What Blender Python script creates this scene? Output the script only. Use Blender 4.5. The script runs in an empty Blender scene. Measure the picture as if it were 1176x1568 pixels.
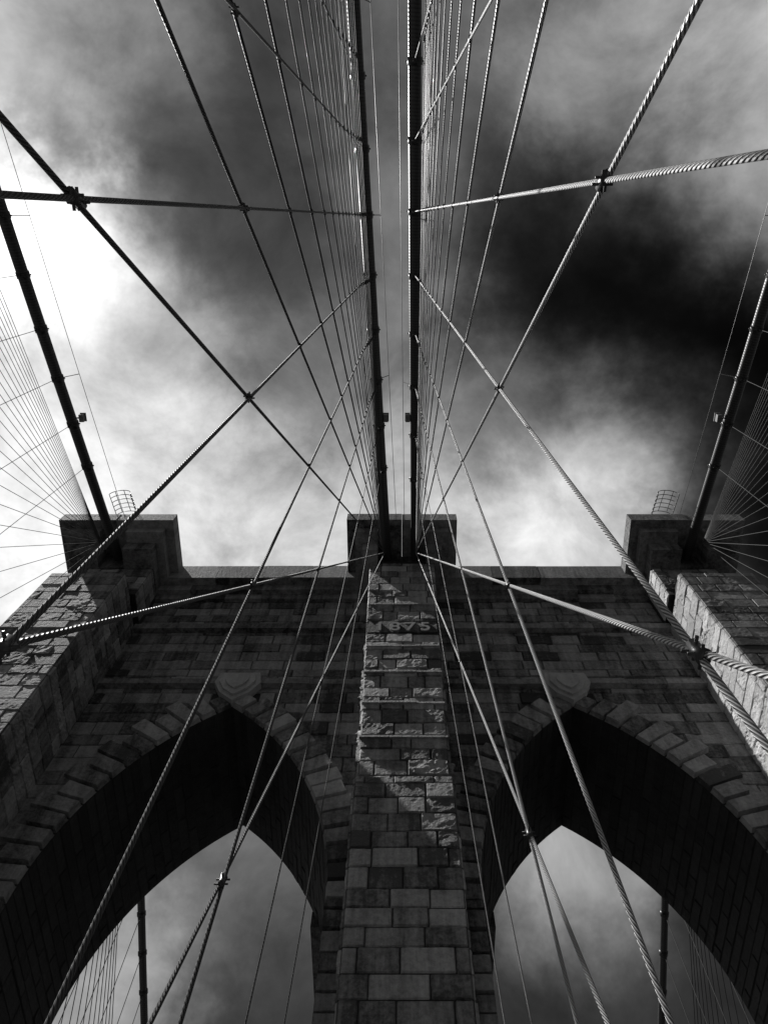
import bpy, math, random
from mathutils import Vector, Matrix, noise
random.seed(7)
scene=bpy.context.scene
V=Vector
# ------------------------------------------------------------------ materials
def newmat(name):
    m=bpy.data.materials.new(name); m.use_nodes=True
    nt=m.node_tree; b=nt.nodes['Principled BSDF']; return m,nt,b
def N(nt,t,**k):
    n=nt.nodes.new(t)
    for a,v in k.items(): setattr(n,a,v)
    return n
def stone(name,lo,hi,rough=0.75,bump=1.0,scale=1.0,tonew=.95):
    m,nt,b=newmat(name); L=nt.links
    g=N(nt,'ShaderNodeNewGeometry')
    at=N(nt,'ShaderNodeAttribute',attribute_name='tone')
    n1=N(nt,'ShaderNodeTexNoise'); n1.inputs['Scale'].default_value=.5*scale; n1.inputs['Detail'].default_value=4; n1.inputs['Roughness'].default_value=.75
    mp=N(nt,'ShaderNodeMapping'); mp.inputs['Scale'].default_value=(2.6,2.6,.18)
    n3=N(nt,'ShaderNodeTexNoise'); n3.inputs['Scale'].default_value=1; n3.inputs['Detail'].default_value=4; n3.inputs['Roughness'].default_value=.65
    L.new(g.outputs['Position'],n1.inputs['Vector'])
    L.new(g.outputs['Position'],mp.inputs['Vector']); L.new(mp.outputs[0],n3.inputs['Vector'])
    n4=N(nt,'ShaderNodeTexNoise'); n4.inputs['Scale'].default_value=6.5*scale; n4.inputs['Detail'].default_value=5; n4.inputs['Roughness'].default_value=.74
    L.new(g.outputs['Position'],n4.inputs['Vector'])
    def ma(op,a,c):
        x=N(nt,'ShaderNodeMath',operation=op)
        for i,s in enumerate((a,c)):
            if isinstance(s,(int,float)): x.inputs[i].default_value=s
            else: L.new(s,x.inputs[i])
        return x.outputs[0]
    t=ma('ADD',ma('MULTIPLY',n1.outputs[0],1.6),ma('MULTIPLY',n4.outputs[0],1.6))
    t=ma('ADD',t,ma('MULTIPLY',n3.outputs[0],1.9))
    t=ma('ADD',t,ma('MULTIPLY',at.outputs['Fac'],tonew))
    c=2.55+tonew*.5
    mr=N(nt,'ShaderNodeMapRange'); mr.inputs[1].default_value=c-.6; mr.inputs[2].default_value=c+.75
    mr.inputs[3].default_value=lo; mr.inputs[4].default_value=hi
    L.new(t,mr.inputs[0])
    L.new(mr.outputs[0],b.inputs['Base Color'])
    b.inputs['Roughness'].default_value=rough
    bp=N(nt,'ShaderNodeBump'); bp.inputs['Strength'].default_value=.95*bump; bp.inputs['Distance'].default_value=.07
    L.new(n4.outputs[0],bp.inputs['Height']); L.new(bp.outputs[0],b.inputs['Normal'])
    return m
M_STONE=stone('granite',.02,.33,bump=1.05)
M_PIER=stone('granite_rock_faced',.05,.46,rough=.6,bump=.95)
M_BUTT=stone('granite_buttress',.04,.40,rough=.75,bump=.8)
M_SIDE_SUNLIT=stone('granite_sunlit_tone',.36,.68,rough=.65,bump=1.0)  # paler granite: sunlight painted onto the right buttress's inner side
M_JOINT=stone('mortar_dark',.01,.03)
M_SOFFIT=stone('granite_soffit_dark',.008,.035)  # arch undersides and jambs, much darker than the wall granite
M_SHIELD=stone('granite_dressed',.25,.45,bump=.25)
def plain(name,v,rough=.5,metal=0,sc=8,var=.35):
    m,nt,b=newmat(name); L=nt.links
    g=N(nt,'ShaderNodeNewGeometry'); n=N(nt,'ShaderNodeTexNoise'); n.inputs['Scale'].default_value=sc; n.inputs['Detail'].default_value=3
    L.new(g.outputs['Position'],n.inputs['Vector'])
    mr=N(nt,'ShaderNodeMapRange'); mr.inputs[1].default_value=.3; mr.inputs[2].default_value=.7
    mr.inputs[3].default_value=v*(1-var); mr.inputs[4].default_value=v*(1+var)
    L.new(n.outputs[0],mr.inputs[0]); L.new(mr.outputs[0],b.inputs['Base Color'])
    b.inputs['Roughness'].default_value=rough; b.inputs['Metallic'].default_value=metal
    bp=N(nt,'ShaderNodeBump'); bp.inputs['Strength'].default_value=.3; bp.inputs['Distance'].default_value=.01
    L.new(n.outputs[0],bp.inputs['Height']); L.new(bp.outputs[0],b.inputs['Normal'])
    return m
M_STEEL=plain('painted_steel',.06,.45)
M_CLAMP=plain('cast_clamp',.03,.4,.2)
M_WOOD=plain('weathered_wood',.22,.8,sc=3)
M_ASPH=plain('asphalt',.05,.9,sc=30)
M_LAMP=plain('lamp_housing',.12,.4)
M_FARROPE=plain('outer_rope_dark',.03,.7,sc=2)  # ropes of the outer cables, dark throughout
def ropemat(name,lo,hi,pitch,strands,dist,rough=.45):
    m,nt,b=newmat(name); L=nt.links
    uv=N(nt,'ShaderNodeUVMap'); sp=N(nt,'ShaderNodeSeparateXYZ'); L.new(uv.outputs[0],sp.inputs[0])
    a=N(nt,'ShaderNodeMath',operation='MULTIPLY'); a.inputs[1].default_value=strands*2*math.pi; L.new(sp.outputs[0],a.inputs[0])
    c=N(nt,'ShaderNodeMath',operation='MULTIPLY'); c.inputs[1].default_value=2*math.pi/pitch*strands; L.new(sp.outputs[1],c.inputs[0])
    d=N(nt,'ShaderNodeMath',operation='ADD'); L.new(a.outputs[0],d.inputs[0]); L.new(c.outputs[0],d.inputs[1])
    s=N(nt,'ShaderNodeMath',operation='SINE'); L.new(d.outputs[0],s.inputs[0])
    mr=N(nt,'ShaderNodeMapRange'); mr.inputs[1].default_value=-1; mr.inputs[2].default_value=.5
    mr.inputs[3].default_value=lo; mr.inputs[4].default_value=hi; L.new(s.outputs[0],mr.inputs[0])
    L.new(mr.outputs[0],b.inputs['Base Color'])
    bp=N(nt,'ShaderNodeBump'); bp.inputs['Strength'].default_value=.8; bp.inputs['Distance'].default_value=dist
    L.new(s.outputs[0],bp.inputs['Height']); L.new(bp.outputs[0],b.inputs['Normal'])
    b.inputs['Roughness'].default_value=rough
    return m
M_ROPE_SUNLIT=ropemat('twisted_rope_sunlit',.02,.62,.36,6,.012)  # right inner ropes: sunlit copy, brightness put into the colour
M_ROPE_SHADED=ropemat('shaded_wire_rope',.01,.09,.36,6,.012,.6)  # left inner ropes: same rope, backlit shade put into the colour
M_CABLE=ropemat('wrapped_cable',.02,.05,.12,1,.003)
# ------------------------------------------------------------------ mesh builder
class MB:
    def __init__(s): s.v=[];s.f=[];s.t=[]
    def add(s,vs,fs,tone=.5):
        o=len(s.v); s.v+=[tuple(x) for x in vs]
        for f in fs: s.f.append([o+i for i in f]); s.t.append(tone)
    def box(s,x0,x1,y0,y1,z0,z1,tone=.5):
        vs=[(x,y,z) for x in(x0,x1) for y in(y0,y1) for z in(z0,z1)]
        s.add(vs,[(0,1,3,2),(4,6,7,5),(0,4,5,1),(2,3,7,6),(0,2,6,4),(1,5,7,3)],tone)
    def obj(s,name,mat,parent=None,smooth=False):
        me=bpy.data.meshes.new(name); me.from_pydata(s.v,[],s.f); me.update()
        at=me.attributes.new('tone','FLOAT','FACE'); at.data.foreach_set('value',s.t)
        me.materials.append(mat)
        ob=bpy.data.objects.new(name,me); scene.collection.objects.link(ob)
        if parent: ob.parent=parent
        return ob
def empty(name,loc=(0,0,0)):
    e=bpy.data.objects.new(name,None); scene.collection.objects.link(e); e.location=loc; return e
FINE=False
def block(mb,fn,su,sv,proud,rough,seed,cham=.03):
    g=.1 if FINE else .17
    nu=max(3,int(su/g)); nv=max(3,int(sv/(g*.85)))
    us=sorted([0,min(.3,cham/su)]+[i/nu for i in range(1,nu)]+[1-min(.3,cham/su),1])
    vs=sorted([0,min(.3,cham/sv)]+[i/nv for i in range(1,nv)]+[1-min(.3,cham/sv),1])
    q=random.random()
    rg=rough*(2.2 if q>.85 else (1.0 if q>.4 else .4))
    pr=proud*random.uniform(.5,1.4); tx=random.uniform(-.5,.5)*rough; tz=random.uniform(-.5,.5)*rough
    f1,f2=(3.2,10) if FINE else (2.3,7)
    pts=[]
    for j,b in enumerate(vs):
        for i,a in enumerate(us):
            if i in(0,len(us)-1) or j in (0,len(vs)-1): n=0
            else:
                n=pr+rg*(.7*noise.noise(V((a*su*f1+seed*3.1,b*sv*f1,seed*1.7)))+.6*noise.noise(V((a*su*f2+seed,b*sv*f2,seed))))+tx*(a-.5)+tz*(b-.5)
                n=max(n,.01)
            pts.append(fn(a,b,n))
    w=len(us); fs=[]
    for j in range(len(vs)-1):
        for i in range(w-1):
            k=j*w+i; fs.append((k,k+1,k+w+1,k+w))
    t=random.random()
    if random.random()<.13: t-=.45
    mb.add(pts,fs,t)
COURSES=[]
z=-8.0
while z<40:
    h=random.uniform(.54,.82); COURSES.append((z,z+h)); z+=h
def masonry(mb,P,U,Nn,u0,u1,z0,z1,blen,proud,rough,clip=None,gap=.012,wfun=None):
    P=V(P);U=V(U);Nn=V(Nn);sd=random.random()*50
    for ci,(a,b) in enumerate(COURSES):
        za=max(a,z0); zb=min(b,z1)
        if zb-za<.15: continue
        iv=[(u0,u1)]
        if wfun: iv=[wfun((za+zb)/2)]
        if clip: iv=clip(iv,za,zb)
        off=(ci%2)*.5*blen+random.uniform(-.15,.15)
        for (ia,ib) in iv:
            if ib-ia<.12: continue
            cuts=[ia]; q=math.floor((ia-off)/blen)*blen+off
            while q<ib:
                qq=q+random.uniform(-.25,.25)*blen
                if qq>cuts[-1]+.3 and qq<ib-.3: cuts.append(qq)
                q+=blen
            cuts.append(ib)
            for c in range(len(cuts)-1):
                gp=gap*random.uniform(.6,1.6)
                x0=cuts[c]+gp; x1=cuts[c+1]-gp; zz0=za+gp; zz1=zb-gp
                if x1-x0<.05: continue
                sd+=1
                block(mb,lambda s,t,n:P+U*(x0+(x1-x0)*s)+V((0,0,zz0+(zz1-zz0)*t))+Nn*n,x1-x0,zz1-zz0,proud,rough,sd)
# ------------------------------------------------------------------ tower
TX=.15
R=12.57; W=4.7; ZS=17.0; AX=7.0
YF=18.8; YB=25.0; ZTOP=37.4
tower=empty('bridge_tower')
def arch_pts():
    pts=[(-W,-8.0),(-W,ZS)]
    n=22; phm=math.acos((R-W)/R)
    left=[(-(R*math.cos(phm*i/n)-(R-W)),ZS+R*math.sin(phm*i/n)) for i in range(1,n+1)]
    pts+=left
    pts+=[(-x,zz) for x,zz in reversed(left[:-1])]
    pts+=[(W,ZS),(W,-8.0)]
    return pts
AP=arch_pts()
core=MB(); soff=MB()
for xc in (TX-AX,TX+AX):
    for i in range(len(AP)-1):
        (xa,za),(xb,zb)=AP[i],AP[i+1]
        if abs(xa-xb)>1e-6:
            for y in (YF,YB):
                core.add([(xc+xa,y,za),(xc+xb,y,zb),(xc+xb,y,ZTOP),(xc+xa,y,ZTOP)],[(0,1,2,3)])
        soff.add([(xc+xa,YF,za),(xc+xb,YF,zb),(xc+xb,YB,zb),(xc+xa,YB,za)],[(0,1,2,3)],random.random())
core.box(TX-(AX-W),TX+(AX-W),YF,YB,-43,ZTOP)
for sx in(-1,1):
    a=TX+sx*(AX+W); b=TX+sx*16.6
    core.box(min(a,b),max(a,b),YF,YB,-43,ZTOP)
core.box(TX-16.6,TX+16.6,YF,YB,ZTOP-.01,ZTOP+.2)
BF=15.65
for sx in(-1,1):
    a,b=sorted((TX+sx*13.05,TX+sx*16.5))
    core.box(a,b,BF,YF-.002,-43,32.9)
    core.box(a,b,YB+.002,YB+2.6,-43,32.9)
    core.add([(a,BF,32.9),(b,BF,32.9),(b,YF,32.9),(a,YF,32.9),(a+.3,BF+1.1,33.9),(b-.3,BF+1.1,33.9),(b-.3,YF,33.9),(a+.3,YF,33.9)],
             [(0,1,5,4),(1,2,6,5),(3,0,4,7),(4,5,6,7)],.6)
    a,b=sorted((TX+sx*12.9,TX+sx*16.2))
    core.box(a,b,17.0,YF-.003,33.4,36.3)
PF=16.7; PF2=16.35
ZSTEP=19.6
def pw(z):
    if z>ZSTEP: return 1.45+(z-ZSTEP)/(34.5-ZSTEP)*.2
    return 1.53
core.add([(TX-pw(ZSTEP+.1),PF,ZSTEP),(TX+pw(ZSTEP+.1),PF,ZSTEP),(TX+pw(36.5),PF,36.5),(TX-pw(36.5),PF,36.5),
          (TX-pw(ZSTEP+.1),YF,ZSTEP),(TX+pw(ZSTEP+.1),YF,ZSTEP),(TX+pw(36.5),YF,36.5),(TX-pw(36.5),YF,36.5)],
         [(0,1,2,3),(0,3,7,4),(1,5,6,2),(3,2,6,7),(4,5,1,0)])
core.box(TX-1.53,TX+1.53,PF2,YF-.004,-43,ZSTEP-.02)
core.box(TX-1.6,TX+1.6,YB+.002,YB+2.4,-43,36)
core.obj('core',M_JOINT,tower)
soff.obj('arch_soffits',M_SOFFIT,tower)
sf=MB()
for xc in (TX-AX,TX+AX):
    n=26; phm=math.acos((R-W)/R)
    for sx in(-1,1):
        for i in range(n):
            p0=phm*i/n; p1=phm*(i+1)/n
            off=(i%2)*.8
            cuts=[YF+.03]+[YF+1.6*k+off for k in range(1,4) if YF+1.6*k+off<YB-.4]+[YB-.03]
            for c in range(len(cuts)-1):
                ya,yb=cuts[c]+.015,cuts[c+1]-.015
                def fn(s,t,nn,p0=p0,p1=p1,ya=ya,yb=yb,sx=sx,xc=xc):
                    p=p0+.0015+(p1-p0-.003)*s; r=R-nn
                    return V((xc+sx*(r*math.cos(p)-(R-W)),ya+(yb-ya)*t,ZS+r*math.sin(p)))
                block(sf,fn,.45,yb-ya,.03,.012,random.random()*99)
        for (a,b) in COURSES:
            if a>ZS or b<0: continue
            b=min(b,ZS)
            off=.7*random.random(); cuts=[YF+.03]+[YF+off+1.5*k for k in range(1,4)]+[YB-.03]
            for c in range(len(cuts)-1):
                ya,yb=cuts[c]+.015,cuts[c+1]-.015
                block(sf,lambda s,t,nn:V((xc+sx*(W-nn),ya+(yb-ya)*s,a+.015+(b-a-.03)*t)),yb-ya,b-a,.03,.012,random.random()*99)
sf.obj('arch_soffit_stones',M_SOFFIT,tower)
T=1.05
def ext(z,T=T):
    if z<ZS: return W+T
    q=(R+T)**2-(z-ZS)**2
    if q<=(R-W)**2: return 0
    return math.sqrt(q)-(R-W)
def clip(iv,za,zb):
    e=ext((za+zb)/2)
    if e<=0: return iv
    out=[]
    for a,b in iv:
        segs=[(a,b)]
        for xc in(TX-AX,TX+AX):
            ns=[]
            for p,q in segs:
                if q<=xc-e or p>=xc+e: ns.append((p,q)); continue
                if p<xc-e: ns.append((p,xc-e))
                if q>xc+e: ns.append((xc+e,q))
            segs=ns
        out+=segs
    return out
wall=MB()
for a,b in((TX-13.05,TX-1.5),(TX+1.5,TX+13.05)):
    masonry(wall,(0,YF,0),(1,0,0),(0,-1,0),a,b,0,28.05,1.5,.055,.03,clip)
    masonry(wall,(0,YF,0),(1,0,0),(0,-1,0),a,b,28.45,32.8,1.5,.055,.03)
    masonry(wall,(0,YF,0),(1,0,0),(0,-1,0),a,b,33.3,36.0,1.4,.055,.03)
wall.obj('wall_masonry',M_STONE,tower)
vs=MB()
for xc in(TX-AX,TX+AX):
    phm=math.acos((R-W)/R); n=16
    for sx in(-1,1):
        for i in range(n):
            p0=phm*i/n; p1=phm*(i+1)/n
            th=1.6 if i%2 else 1.15
            if xc*sx<0 : th=min(th,1.25)
            if i==n-1: th=.8
            def fn(s,t,nn,p0=p0,p1=p1,th=th,sx=sx,xc=xc):
                p=p0+.003+(p1-p0-.006)*s; r=R-.03+(th+.03)*t
                return V((xc+sx*(r*math.cos(p)-(R-W)),YF-nn-.07*(1 if nn>0 else 0),ZS+r*math.sin(p)))
            block(vs,fn,.72,th,.15,.02,random.random()*99,cham=.05)
        for ci,(a,b) in enumerate(COURSES):
            if a>ZS or b<0: continue
            b=min(b,ZS); th=1.5 if ci%2 else 1.15
            block(vs,lambda s,t,nn:V((xc+sx*(W-.03+th*s),YF-nn-.07*(1 if nn>0 else 0),a+.025+(b-a-.05)*t)),th,b-a,.15,.02,random.random()*99)
vs.obj('arch_voussoirs',M_BUTT,tower)
tr=MB()
def slabs(x0,x1,yf,yb,z0,z1,L=1.9):
    n=max(1,round((x1-x0)/L)); w=(x1-x0)/n
    for i in range(n):
        d=random.uniform(-.02,.02); e=random.uniform(-.015,.015)
        tr.box(x0+i*w+.008,x0+(i+1)*w-.008,yf+d,yb,z0+e,z1+e,random.random())
for a,b in((TX-13.05,TX-1.7),(TX+1.7,TX+13.05)):
    xc=TX-AX if a<0 else TX+AX
    slabs(a,xc-.75,YF-.30,YF,28.07,28.42)
    slabs(xc+.75,b,YF-.30,YF,28.07,28.42)
    slabs(a,b,YF-.28,YF,32.83,33.27)
    slabs(a,b,YF-.22,YF,36.02,36.5)
    slabs(a,b,YF-.5,YF,36.5,37.05)
    slabs(a+.6,b-.6,YF-.95,YF,37.05,38.5,2.4)
def capblock(x0,x1,yf,yb,slot=None):
    slabs(x0,x1,yf,yb,37.65,38.5,3.1)
    for k,(i,za,zb) in enumerate(((.45,37.1,37.63),(.85,36.3,37.08))):
        yy=yf+i+.25*k
        slabs(x0+i,slot[0],yy,yb,za,zb,2.0); slabs(slot[1],x1-i,yy,yb,za,zb,2.0)
        tr.box(slot[0]+.005,slot[1]-.005,yf+2.1,yb,za,zb,.1)  # recess backing: darker tone paints shade into the saddle opening
capblock(TX-2.9,TX+2.9,14.8,YF,(TX-1.25,TX+1.25))
capblock(TX-18.0,TX-12.0,14.8,YF,(TX-15.7,TX-14.4))
capblock(TX+12.0,TX+18.0,14.8,YF,(TX+14.4,TX+15.7))
tr.box(TX-18,TX+18,YF,YB+2.5,37.6,38.45,.5)
tr.box(TX-2.9,TX+2.9,YB,YB+4,36.6,37.59,.5)
tr.box(TX-3.5,TX+3.5,YB+.02,YB+6,21.6,22.3,.3)
tr.obj('cornice_and_string_courses',M_STONE,tower)
FINE=True
bt=MB(); bs=MB()
for sx in(-1,1):
    a,b=sorted((TX+sx*13.05,TX+sx*16.5))
    masonry(bt,(0,BF,0),(1,0,0),(0,-1,0),a,b,8,32.9,1.15,.035,.010)
    tgt=bs if sx>0 else bt  # only the right inner side takes the painted sunlit tone
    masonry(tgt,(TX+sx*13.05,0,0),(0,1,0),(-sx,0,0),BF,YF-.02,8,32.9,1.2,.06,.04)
    a,b=sorted((TX+sx*12.9,TX+sx*16.2))
    masonry(bt,(0,17.0,0),(1,0,0),(0,-1,0),a,b,33.9,36.2,1.1,.05,.02)
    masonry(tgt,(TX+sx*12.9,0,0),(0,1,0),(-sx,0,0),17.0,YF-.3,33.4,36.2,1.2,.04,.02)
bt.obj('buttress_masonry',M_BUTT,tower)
bs.obj('buttress_sunlit_side',M_SIDE_SUNLIT,tower)
pm=MB()
masonry(pm,(0,PF,0),(1,0,0),(0,-1,0),0,0,ZSTEP+.2,29.1,1.05,.065,.02,wfun=lambda z:(TX-pw(z),TX+pw(z)))
masonry(pm,(0,PF,0),(1,0,0),(0,-1,0),0,0,30.1,36.2,1.05,.065,.02,wfun=lambda z:(TX-pw(z),TX+pw(z)))
masonry(pm,(0,PF2,0),(1,0,0),(0,-1,0),0,0,4,ZSTEP,1.05,.05,.018,wfun=lambda z:(TX-1.53,TX+1.53))
for sx in(-1,1):
    masonry(pm,(TX+sx*1.45,0,0),(0,1,0),(sx,0,0),PF,YF,ZSTEP+.2,36.2,1.1,.12,.08)
    masonry(pm,(TX+sx*1.53,0,0),(0,1,0),(sx,0,0),PF2,YF,4,ZSTEP,1.1,.06,.03)
for zz in (21.9,23.9,25.95,27.9,31.6):
    for i in range(3): pm.box(TX-1.52+i*1.02,TX-1.52+i*1.02+1.0,PF-random.uniform(.09,.14),PF,zz,zz+.1,.5+.4*random.random())
pm.obj('centre_pier_masonry',M_PIER,tower)
ds=MB(); ds.box(TX-1.5,TX+1.5,PF-.07,PF,29.12,30.08,.1)
ds.obj('date_stone',M_STONE,tower)
sh=MB()
for xc in(TX-AX,TX+AX):
    prof=[(-.85,28.75),(.85,28.75),(.98,28.05),(.62,27.3),(0,26.75),(-.62,27.3),(-.98,28.05)]
    cz=27.85
    for sc,y0,y1 in((1,YF-.02,YF-.38),(.78,YF-.38,YF-.5),(.5,YF-.5,YF-.6)):
        f=[(xc+x*sc,y1,cz+(z-cz)*sc) for x,z in prof]; bk=[(xc+x*sc,y0,cz+(z-cz)*sc) for x,z in prof]
        n=len(prof)
        sh.add(f+bk,[tuple(range(n))]+[(i,(i+1)%n,n+(i+1)%n,n+i) for i in range(n)],.6)
sh.obj('keystone_shields',M_SHIELD,tower)
c=bpy.data.curves.new('date_inscription','FONT'); c.body='1875'; c.size=.98; c.extrude=.02; c.align_x='CENTER'; c.space_character=1.35; c.offset=.01
o=bpy.data.objects.new('date_inscription',c); scene.collection.objects.link(o); o.parent=tower
o.location=(TX,PF-.09,29.25); o.rotation_euler=(math.pi/2,0,0); c.materials.append(plain('pale_dressed_stone',.5,.6,var=.1))
FINE=False
# ------------------------------------------------------------------ ropes
class TB:
    def __init__(s): s.v=[];s.f=[];s.uv=[]
    def tube(s,pts,r,n=8,caps=False):
        pts=[V(p) for p in pts]; o=len(s.v); acc=0
        for i,p in enumerate(pts):
            t=(pts[min(i+1,len(pts)-1)]-pts[max(i-1,0)]).normalized()
            ref=V((1,0,0)) if abs(t.x)<.8 else V((0,0,1))
            a=t.cross(ref).normalized(); b=t.cross(a)
            for k in range(n):
                th=2*math.pi*k/n; s.v.append(tuple(p+a*(r*math.cos(th))+b*(r*math.sin(th))))
        for i in range(len(pts)-1):
            l=(pts[i+1]-pts[i]).length
            for k in range(n):
                k2=(k+1)%n
                s.f.append((o+i*n+k,o+i*n+k2,o+(i+1)*n+k2,o+(i+1)*n+k))
                s.uv+=[(k/n,acc),((k+1)/n,acc),((k+1)/n,acc+l),(k/n,acc+l)]
            acc+=l
        if caps:
            for q,rev in((0,True),(len(pts)-1,False)):
                f=[o+q*n+k for k in range(n)]
                if rev: f.reverse()
                s.f.append(tuple(f)); s.uv+=[(0,0)]*n
    def obj(s,name,mat,parent=None):
        me=bpy.data.meshes.new(name); me.from_pydata(s.v,[],s.f); me.update()
        u=me.uv_layers.new(name='UVMap'); flat=[c for p in s.uv for c in p]; u.data.foreach_set('uv',flat)
        me.polygons.foreach_set('use_smooth',[True]*len(me.polygons)); me.materials.append(mat)
        ob=bpy.data.objects.new(name,me); scene.collection.objects.link(ob)
        if parent: ob.parent=parent
        return ob
def zc(s): return 37.2-.32*s+.00066*s*s
DECK=-1.75
# x at Y=0, dx/dY, lean of the suspender plane, inner?, first suspender Y, spacing, Y of first stay ends
planes=[(-1.27,.038,.032,True,-.12,2.28,(4.1,-.25,-4.1),M_ROPE_SHADED),(.62,.014,-.0325,True,-.25,2.43,(4.1,-.22,-4.6),M_ROPE_SUNLIT),
        (-15.35,.03,.004,False,-.1,2.25,(4.0,0,-4),M_FARROPE),(15.2,.0,-.004,False,-.1,2.25,(4.0,0,-4),M_FARROPE)]
for x0,dx,lean,inner,Y0,SP,ye,RM in planes:
    X=lambda Y:x0+dx*max(min(Y,20),-40)
    cab=empty('main_cable')
    tb=TB()
    tb.tube([(X(16.5-s),16.5-s,zc(s)) for s in [i*2.5 for i in range(0,96)]],.235,16)
    tb.tube([(X(17),16.5,37.2),(X(18),18.5,37.7),(X(20),22,37.7),(X(20),24,37.2)],.235,16)
    tb.tube([(X(20),24+s,zc(s)) for s in [i*2.5 for i in range(0,80)]],.21,16)
    tb.obj('cable_body',M_CABLE,cab)
    cl=TB(); wr=TB(); hr=TB()
    for off in(-.55,.55):
        hr.tube([(X(16.5-s)+off,16.5-s,zc(s)+1.05) for s in [i*4 for i in range(0,40)]],.013,5)
    sus=empty('suspender_ropes')
    for ki in range(-40,6):
        Y=Y0+SP*ki
        s=16.5-Y; zt=zc(s); xt=X(Y)
        zb=DECK-.3; xb=xt-lean*(zt-zb)
        near=abs(Y)<16
        thin = .012 if Y>8 else .0215
        wr.tube([(xt,Y,zt-.15),(xb,Y,zb)],thin if near and inner else .013,10 if near and inner else 5)
        cl.tube([(xt,Y-.11,zc(s+.11)),(xt,Y+.11,zc(s-.11))],.27,14,True)
        cl.tube([(xt,Y,zt-.2),(xt+lean*.5,Y,zt-.5)],.045,8,True)
        cl.tube([(xt-.31,Y,zt+.05),(xt+.31,Y,zt+.05)],.03,6,True)
        if ki%3==0:
            for off in(-.55,.55): hr.tube([(xt,Y,zt),(xt+off,Y,zt+1.05)],.018,5)
    for k in range(0,50):
        Y=26+2.25*k; zt=zc(Y-24); xt=X(20)
        wr.tube([(xt,Y,zt-.15),(xt-lean*(zt+2),Y,DECK-.3)],.022,5)
        cl.tube([(xt,Y-.12,zt+.04),(xt,Y+.12,zt-.04)],.25,10,True)
    wr.obj('suspenders',RM,sus)
    cl.obj('cable_bands',M_CLAMP,cab); hr.obj('hand_ropes',M_STEEL,cab)
    st=empty('stay_ropes'); sb=TB(); kn=TB()
    S=V((X(15.8)-.02,15.9,35.9)) if inner else V((X(15.8),15.2,35.6))
    ends=list(ye)+[ye[2]-4.0*k for k in range(1,19)]
    if not inner: ends=[12,8]+ends
    for k,Ye in enumerate(ends):
        ze=DECK-.3
        ztc=zc(16.5-Ye)
        xe=X(Ye)-lean*(ztc-ze)
        E=V((xe,Ye,ze)); off=V((.03 if lean<0 else -.03,0,0))
        sb.tube([S+off,S.lerp(E,.5)+off,E+off],(.022 if (k<6) else .016) if inner else .013,10 if (inner and k<8) else 5)
        if inner:
            for ki in range(-40,6):
                Y=Y0+SP*ki
                if Ye<Y<10 and Y>-7:
                    f=(Y-S.y)/(E.y-S.y)
                    P=S.lerp(E,f)+off*.5
                    if P.z>zc(16.5-Y)-.5: continue
                    d=(E-S).normalized(); g=1.25 if P.z<7.5 else (1.05 if P.z<13 else .8)
                    kn.tube([P-d*.075*g,P+d*.075*g],.031*g,8,True)
                    kn.tube([P-V((0,0,.07*g)),P+V((0,0,.07*g))],.030*g,8,True)
                    if P.z<13:
                        for q in(-.045,.045):
                            kn.tube([P+d*q+V((-.06*g,0,0)),P+d*q+V((.06*g,0,0))],.011,6,True)
                            kn.tube([P+V((0,-.06*g,q)),P+V((0,.06*g,q))],.011,6,True)
    for k in range(0,16):
        Ye=29+4.0*k; zb=DECK-.3
        sb.tube([(X(20),25.5,35.6),(X(20)-lean*38,Ye,zb)],.022,5)
    sb.obj('stays',RM,st)
    if inner: kn.obj('rope_clamps',M_CLAMP,st)
    lp=MB(); Y=8.6; s=16.5-Y; xl=X(Y)+(.34 if x0<0 else -.34) if inner else X(Y)+(.5 if x0<0 else -.5)
    lamp=empty('cable_lamp')
    lp.box(xl-.1,xl+.1,Y-.17,Y+.17,zc(s)-.12,zc(s)+.16)
    lp.box(xl-.13,xl+.13,Y-.2,Y+.2,zc(s)+.16,zc(s)+.21)
    lp.box(min(xl,X(Y)),max(xl,X(Y)),Y-.03,Y+.03,zc(s)-.02,zc(s)+.04)
    lp.obj('housing',M_LAMP,lamp)
for xx in(-14.6,14.1):
    cg=empty('ladder_cage'); t=TB()
    for i in range(6):
        y=14.9-i*.28; zz=38.5-.12*i
        t.tube([(xx+.55*math.cos(a),y,zz+.1+.65*math.sin(a)) for a in [math.pi*j/12 for j in range(13)]],.02,5)
    for a in (0,.25,.5,.75,1):
        t.tube([(xx+.55*math.cos(math.pi*a),14.9,38.6+.65*math.sin(math.pi*a)),(xx+.55*math.cos(math.pi*a),13.5,38.0+.65*math.sin(math.pi*a))],.02,5)
    t.obj('hoops',M_STEEL,cg)
# ------------------------------------------------------------------ deck & water
wk=MB()
for i in range(-400,190):
    y=i*.155
    if 15.0<y<27.5: continue
    wk.box(-2.2,1.55,y+.006,y+.149,DECK-.05,DECK,random.random())
wk.obj('walkway_deck',M_WOOD)
rl=empty('walkway_railing'); t=TB()
for x in(-2.15,1.5):
    for h in(.4,.8,1.15): t.tube([(x,-62,DECK+h),(x,15.0,DECK+h)],.025,6)
    for i in range(-30,8): t.tube([(x,i*2.0,DECK),(x,i*2.0,DECK+1.15)],.03,6)
t.obj('rails',M_STEEL,rl)
gd=MB()
for x in(-2.45,1.75,-15.2,15.0):
    gd.box(x-.15,x+.15,-200,15.5,DECK-.6,DECK-.1); gd.box(x-.15,x+.15,27.7,200,DECK-.6,DECK-.1)
gd.obj('steel_girders',M_STEEL)
rd=MB()
for a,b in((-11.5,-2.8),(2.8,11.5)): rd.box(a,b,-200,200,-8.2,-7.6)
rd.obj('roadway',M_ASPH)
wt=MB(); wt.add([(-3000,-3000,-43),(3000,-3000,-43),(3000,3000,-43),(-3000,3000,-43)],[(0,1,2,3)])
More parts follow.
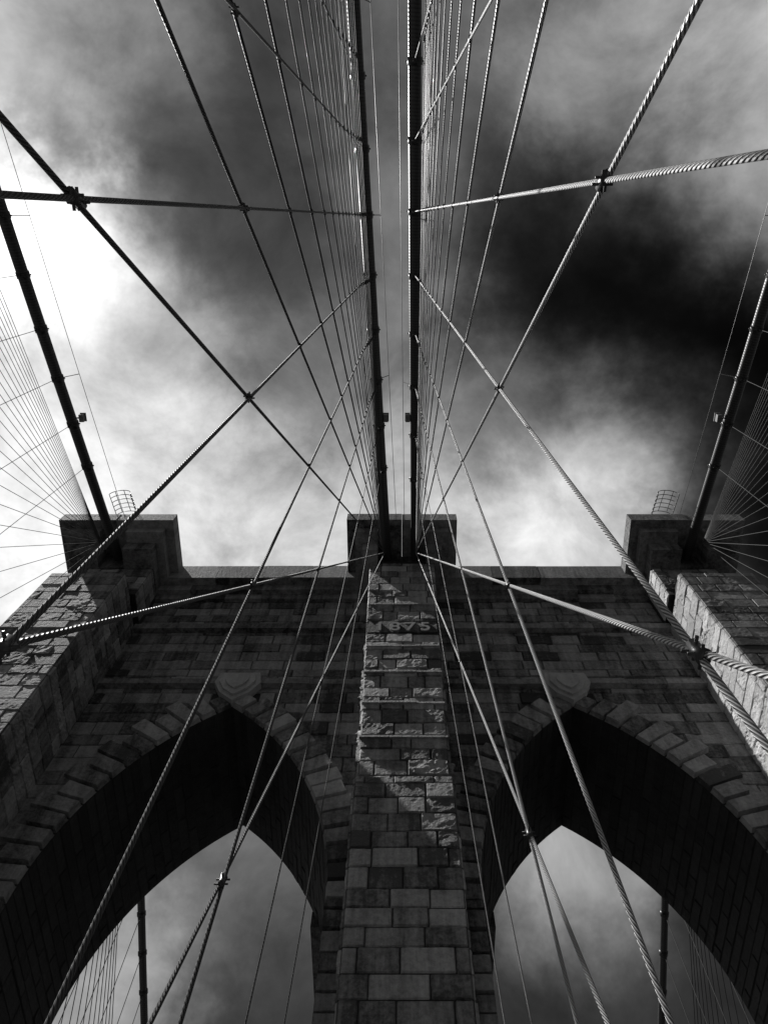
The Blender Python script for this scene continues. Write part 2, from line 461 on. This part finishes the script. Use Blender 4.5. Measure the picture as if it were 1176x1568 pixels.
wt.obj('water',plain('river_water',.03,.15,sc=.3))
# ------------------------------------------------------------------ world
w=bpy.data.worlds.new('World'); scene.world=w; w.use_nodes=True
nt=w.node_tree; L=nt.links; bg=nt.nodes['Background']
SUN=V((-.51,-.04,.857)).normalized()
def ma(op,*a,clamp=False):
    x=nt.nodes.new('ShaderNodeMath'); x.operation=op; x.use_clamp=clamp
    for i,s in enumerate(a):
        if isinstance(s,(int,float)): x.inputs[i].default_value=s
        else: L.new(s,x.inputs[i])
    return x.outputs[0]
tc=nt.nodes.new('ShaderNodeTexCoord')
def noise_node(scale,detail,rough,dist=0,off=0):
    n=nt.nodes.new('ShaderNodeTexNoise'); n.inputs['Scale'].default_value=scale; n.inputs['Detail'].default_value=detail
    n.inputs['Roughness'].default_value=rough; n.inputs['Distortion'].default_value=dist
    if off:
        m=nt.nodes.new('ShaderNodeMapping'); m.inputs['Location'].default_value=(off,off*.7,off*1.3); L.new(tc.outputs['Generated'],m.inputs[0]); L.new(m.outputs[0],n.inputs['Vector'])
    else: L.new(tc.outputs['Generated'],n.inputs['Vector'])
    return n
nw=noise_node(10,5,.62)
def vm(op,a,b):
    x=nt.nodes.new('ShaderNodeVectorMath'); x.operation=op
    for i,s in enumerate((a,b)):
        if s is None: continue
        if isinstance(s,(tuple,list,Vector)): x.inputs[i].default_value=tuple(s)
        else: L.new(s,x.inputs[i])
    return x
off=vm('SUBTRACT',nw.outputs['Color'],(.5,.5,.5))
off=vm('MULTIPLY',off.outputs[0],(.15,.15,.15))
dv=vm('ADD',tc.outputs['Generated'],off.outputs[0])
dv=vm('NORMALIZE',dv.outputs[0],None)
K=340
# cloud masses: world direction (x across, y along the bridge, z up) and brightness
PT=[(-.518,.012,1.065,1.15),(-.467,-.217,1.153,.7),(-.36,-.2,1.145,.45),(-.306,-.146,1.126,.25),(-.314,-.043,1.087,.25),(-.408,.068,1.044,.92),
(-.425,.226,.984,.9),(-.314,.147,1.014,.62),(-.221,.053,1.05,.32),(-.128,.044,1.053,.2),(-.162,.179,1.002,.42),
(-.238,.281,.963,.88),(-.348,.313,.951,.92),(-.119,.369,.929,.86),(-.103,.25,.975,.46),(-.153,-.146,1.126,.2),
(-.009,-.202,1.147,.36),(-.009,-.027,1.08,.44),(-.009,.147,1.014,.5),(-.009,.306,.954,.76),(.109,-.217,1.153,.3),
(.126,-.027,1.08,.2),(.236,-.217,1.153,.6),(.397,-.177,1.138,.74),(.313,-.114,1.114,.33),(.457,-.082,1.101,.62),
(.372,-.011,1.074,.17),(.245,.012,1.065,.06),(.296,.099,1.032,.0),(.44,.131,1.02,.0),(.16,.115,1.026,.14),
(.203,.076,1.041,.04),(.364,.179,1.002,.0),(.33,.053,1.05,.02),(.414,.242,.978,.01),(.27,.179,1.002,.02),(.228,.131,1.02,.04),
(.126,.226,.984,.42),(.18,.235,.98,.38),(.33,.203,.993,.0),(.262,.284,.963,.84),(.364,.306,.954,.16),
(.16,.377,.927,.9),(.457,.306,.954,.02),(.245,.377,.927,.8),(-.475,.448,.899,.9),(-.179,.805,.763,.4),
(-.179,.923,.718,.2),(-.391,.923,.718,.62),(.22,.789,.769,.62),(.194,.923,.718,.18),(.364,.899,.727,.2)]
num=None; den=None
for x,y,zz,v in PT:
    d=V((x,y,zz)).normalized()
    lin=v**2.2*(1.3 if v>=1 else 1.05)
    dt=vm('DOT_PRODUCT',dv.outputs[0],d)
    e=ma('EXPONENT',ma('MULTIPLY_ADD',dt.outputs['Value'],K,-K))
    num=ma('MULTIPLY_ADD',e,lin,num if num else .0001)
    den=ma('ADD',e,den if den else .0008)
val=ma('DIVIDE',num,den)
nf=noise_node(6,7,.62,.3,3.7)
cf=nt.nodes.new('ShaderNodeMapRange'); cf.inputs[1].default_value=.3; cf.inputs[2].default_value=.7; cf.inputs[3].default_value=.52; cf.inputs[4].default_value=1.48; cf.clamp=False
L.new(nf.outputs[0],cf.inputs[0])
val=ma('MULTIPLY',val,ma('MAXIMUM',cf.outputs[0],.15))
sky=nt.nodes.new('ShaderNodeTexSky'); sky.sky_type='NISHITA'; sky.sun_disc=False
sky.sun_elevation=math.asin(SUN.z); sky.sun_rotation=math.atan2(SUN.x,SUN.y)
bw=nt.nodes.new('ShaderNodeRGBToBW'); L.new(sky.outputs[0],bw.inputs[0])
val=ma('ADD',ma('MULTIPLY',val,10.0),ma('MULTIPLY',bw.outputs[0],.008))
L.new(val,bg.inputs['Color']); bg.inputs['Strength'].default_value=.1
sd=bpy.data.lights.new('sun','SUN'); sd.energy=5; sd.angle=math.radians(.53); sd.color=(1,.99,.98)
so=bpy.data.objects.new('sun',sd); scene.collection.objects.link(so)
so.rotation_euler=SUN.to_track_quat('Z','Y').to_euler(); so.location=SUN*100
# ------------------------------------------------------------------ camera
cd=bpy.data.cameras.new('camera'); co=bpy.data.objects.new('camera',cd); scene.collection.objects.link(co)
cd.sensor_width=36; cd.lens=27.09; cd.shift_x=-.0147; cd.clip_end=6000; cd.clip_start=.05
co.rotation_euler=(math.radians(90+69.13),0,0)
scene.camera=co
scene.view_settings.view_transform='Standard'
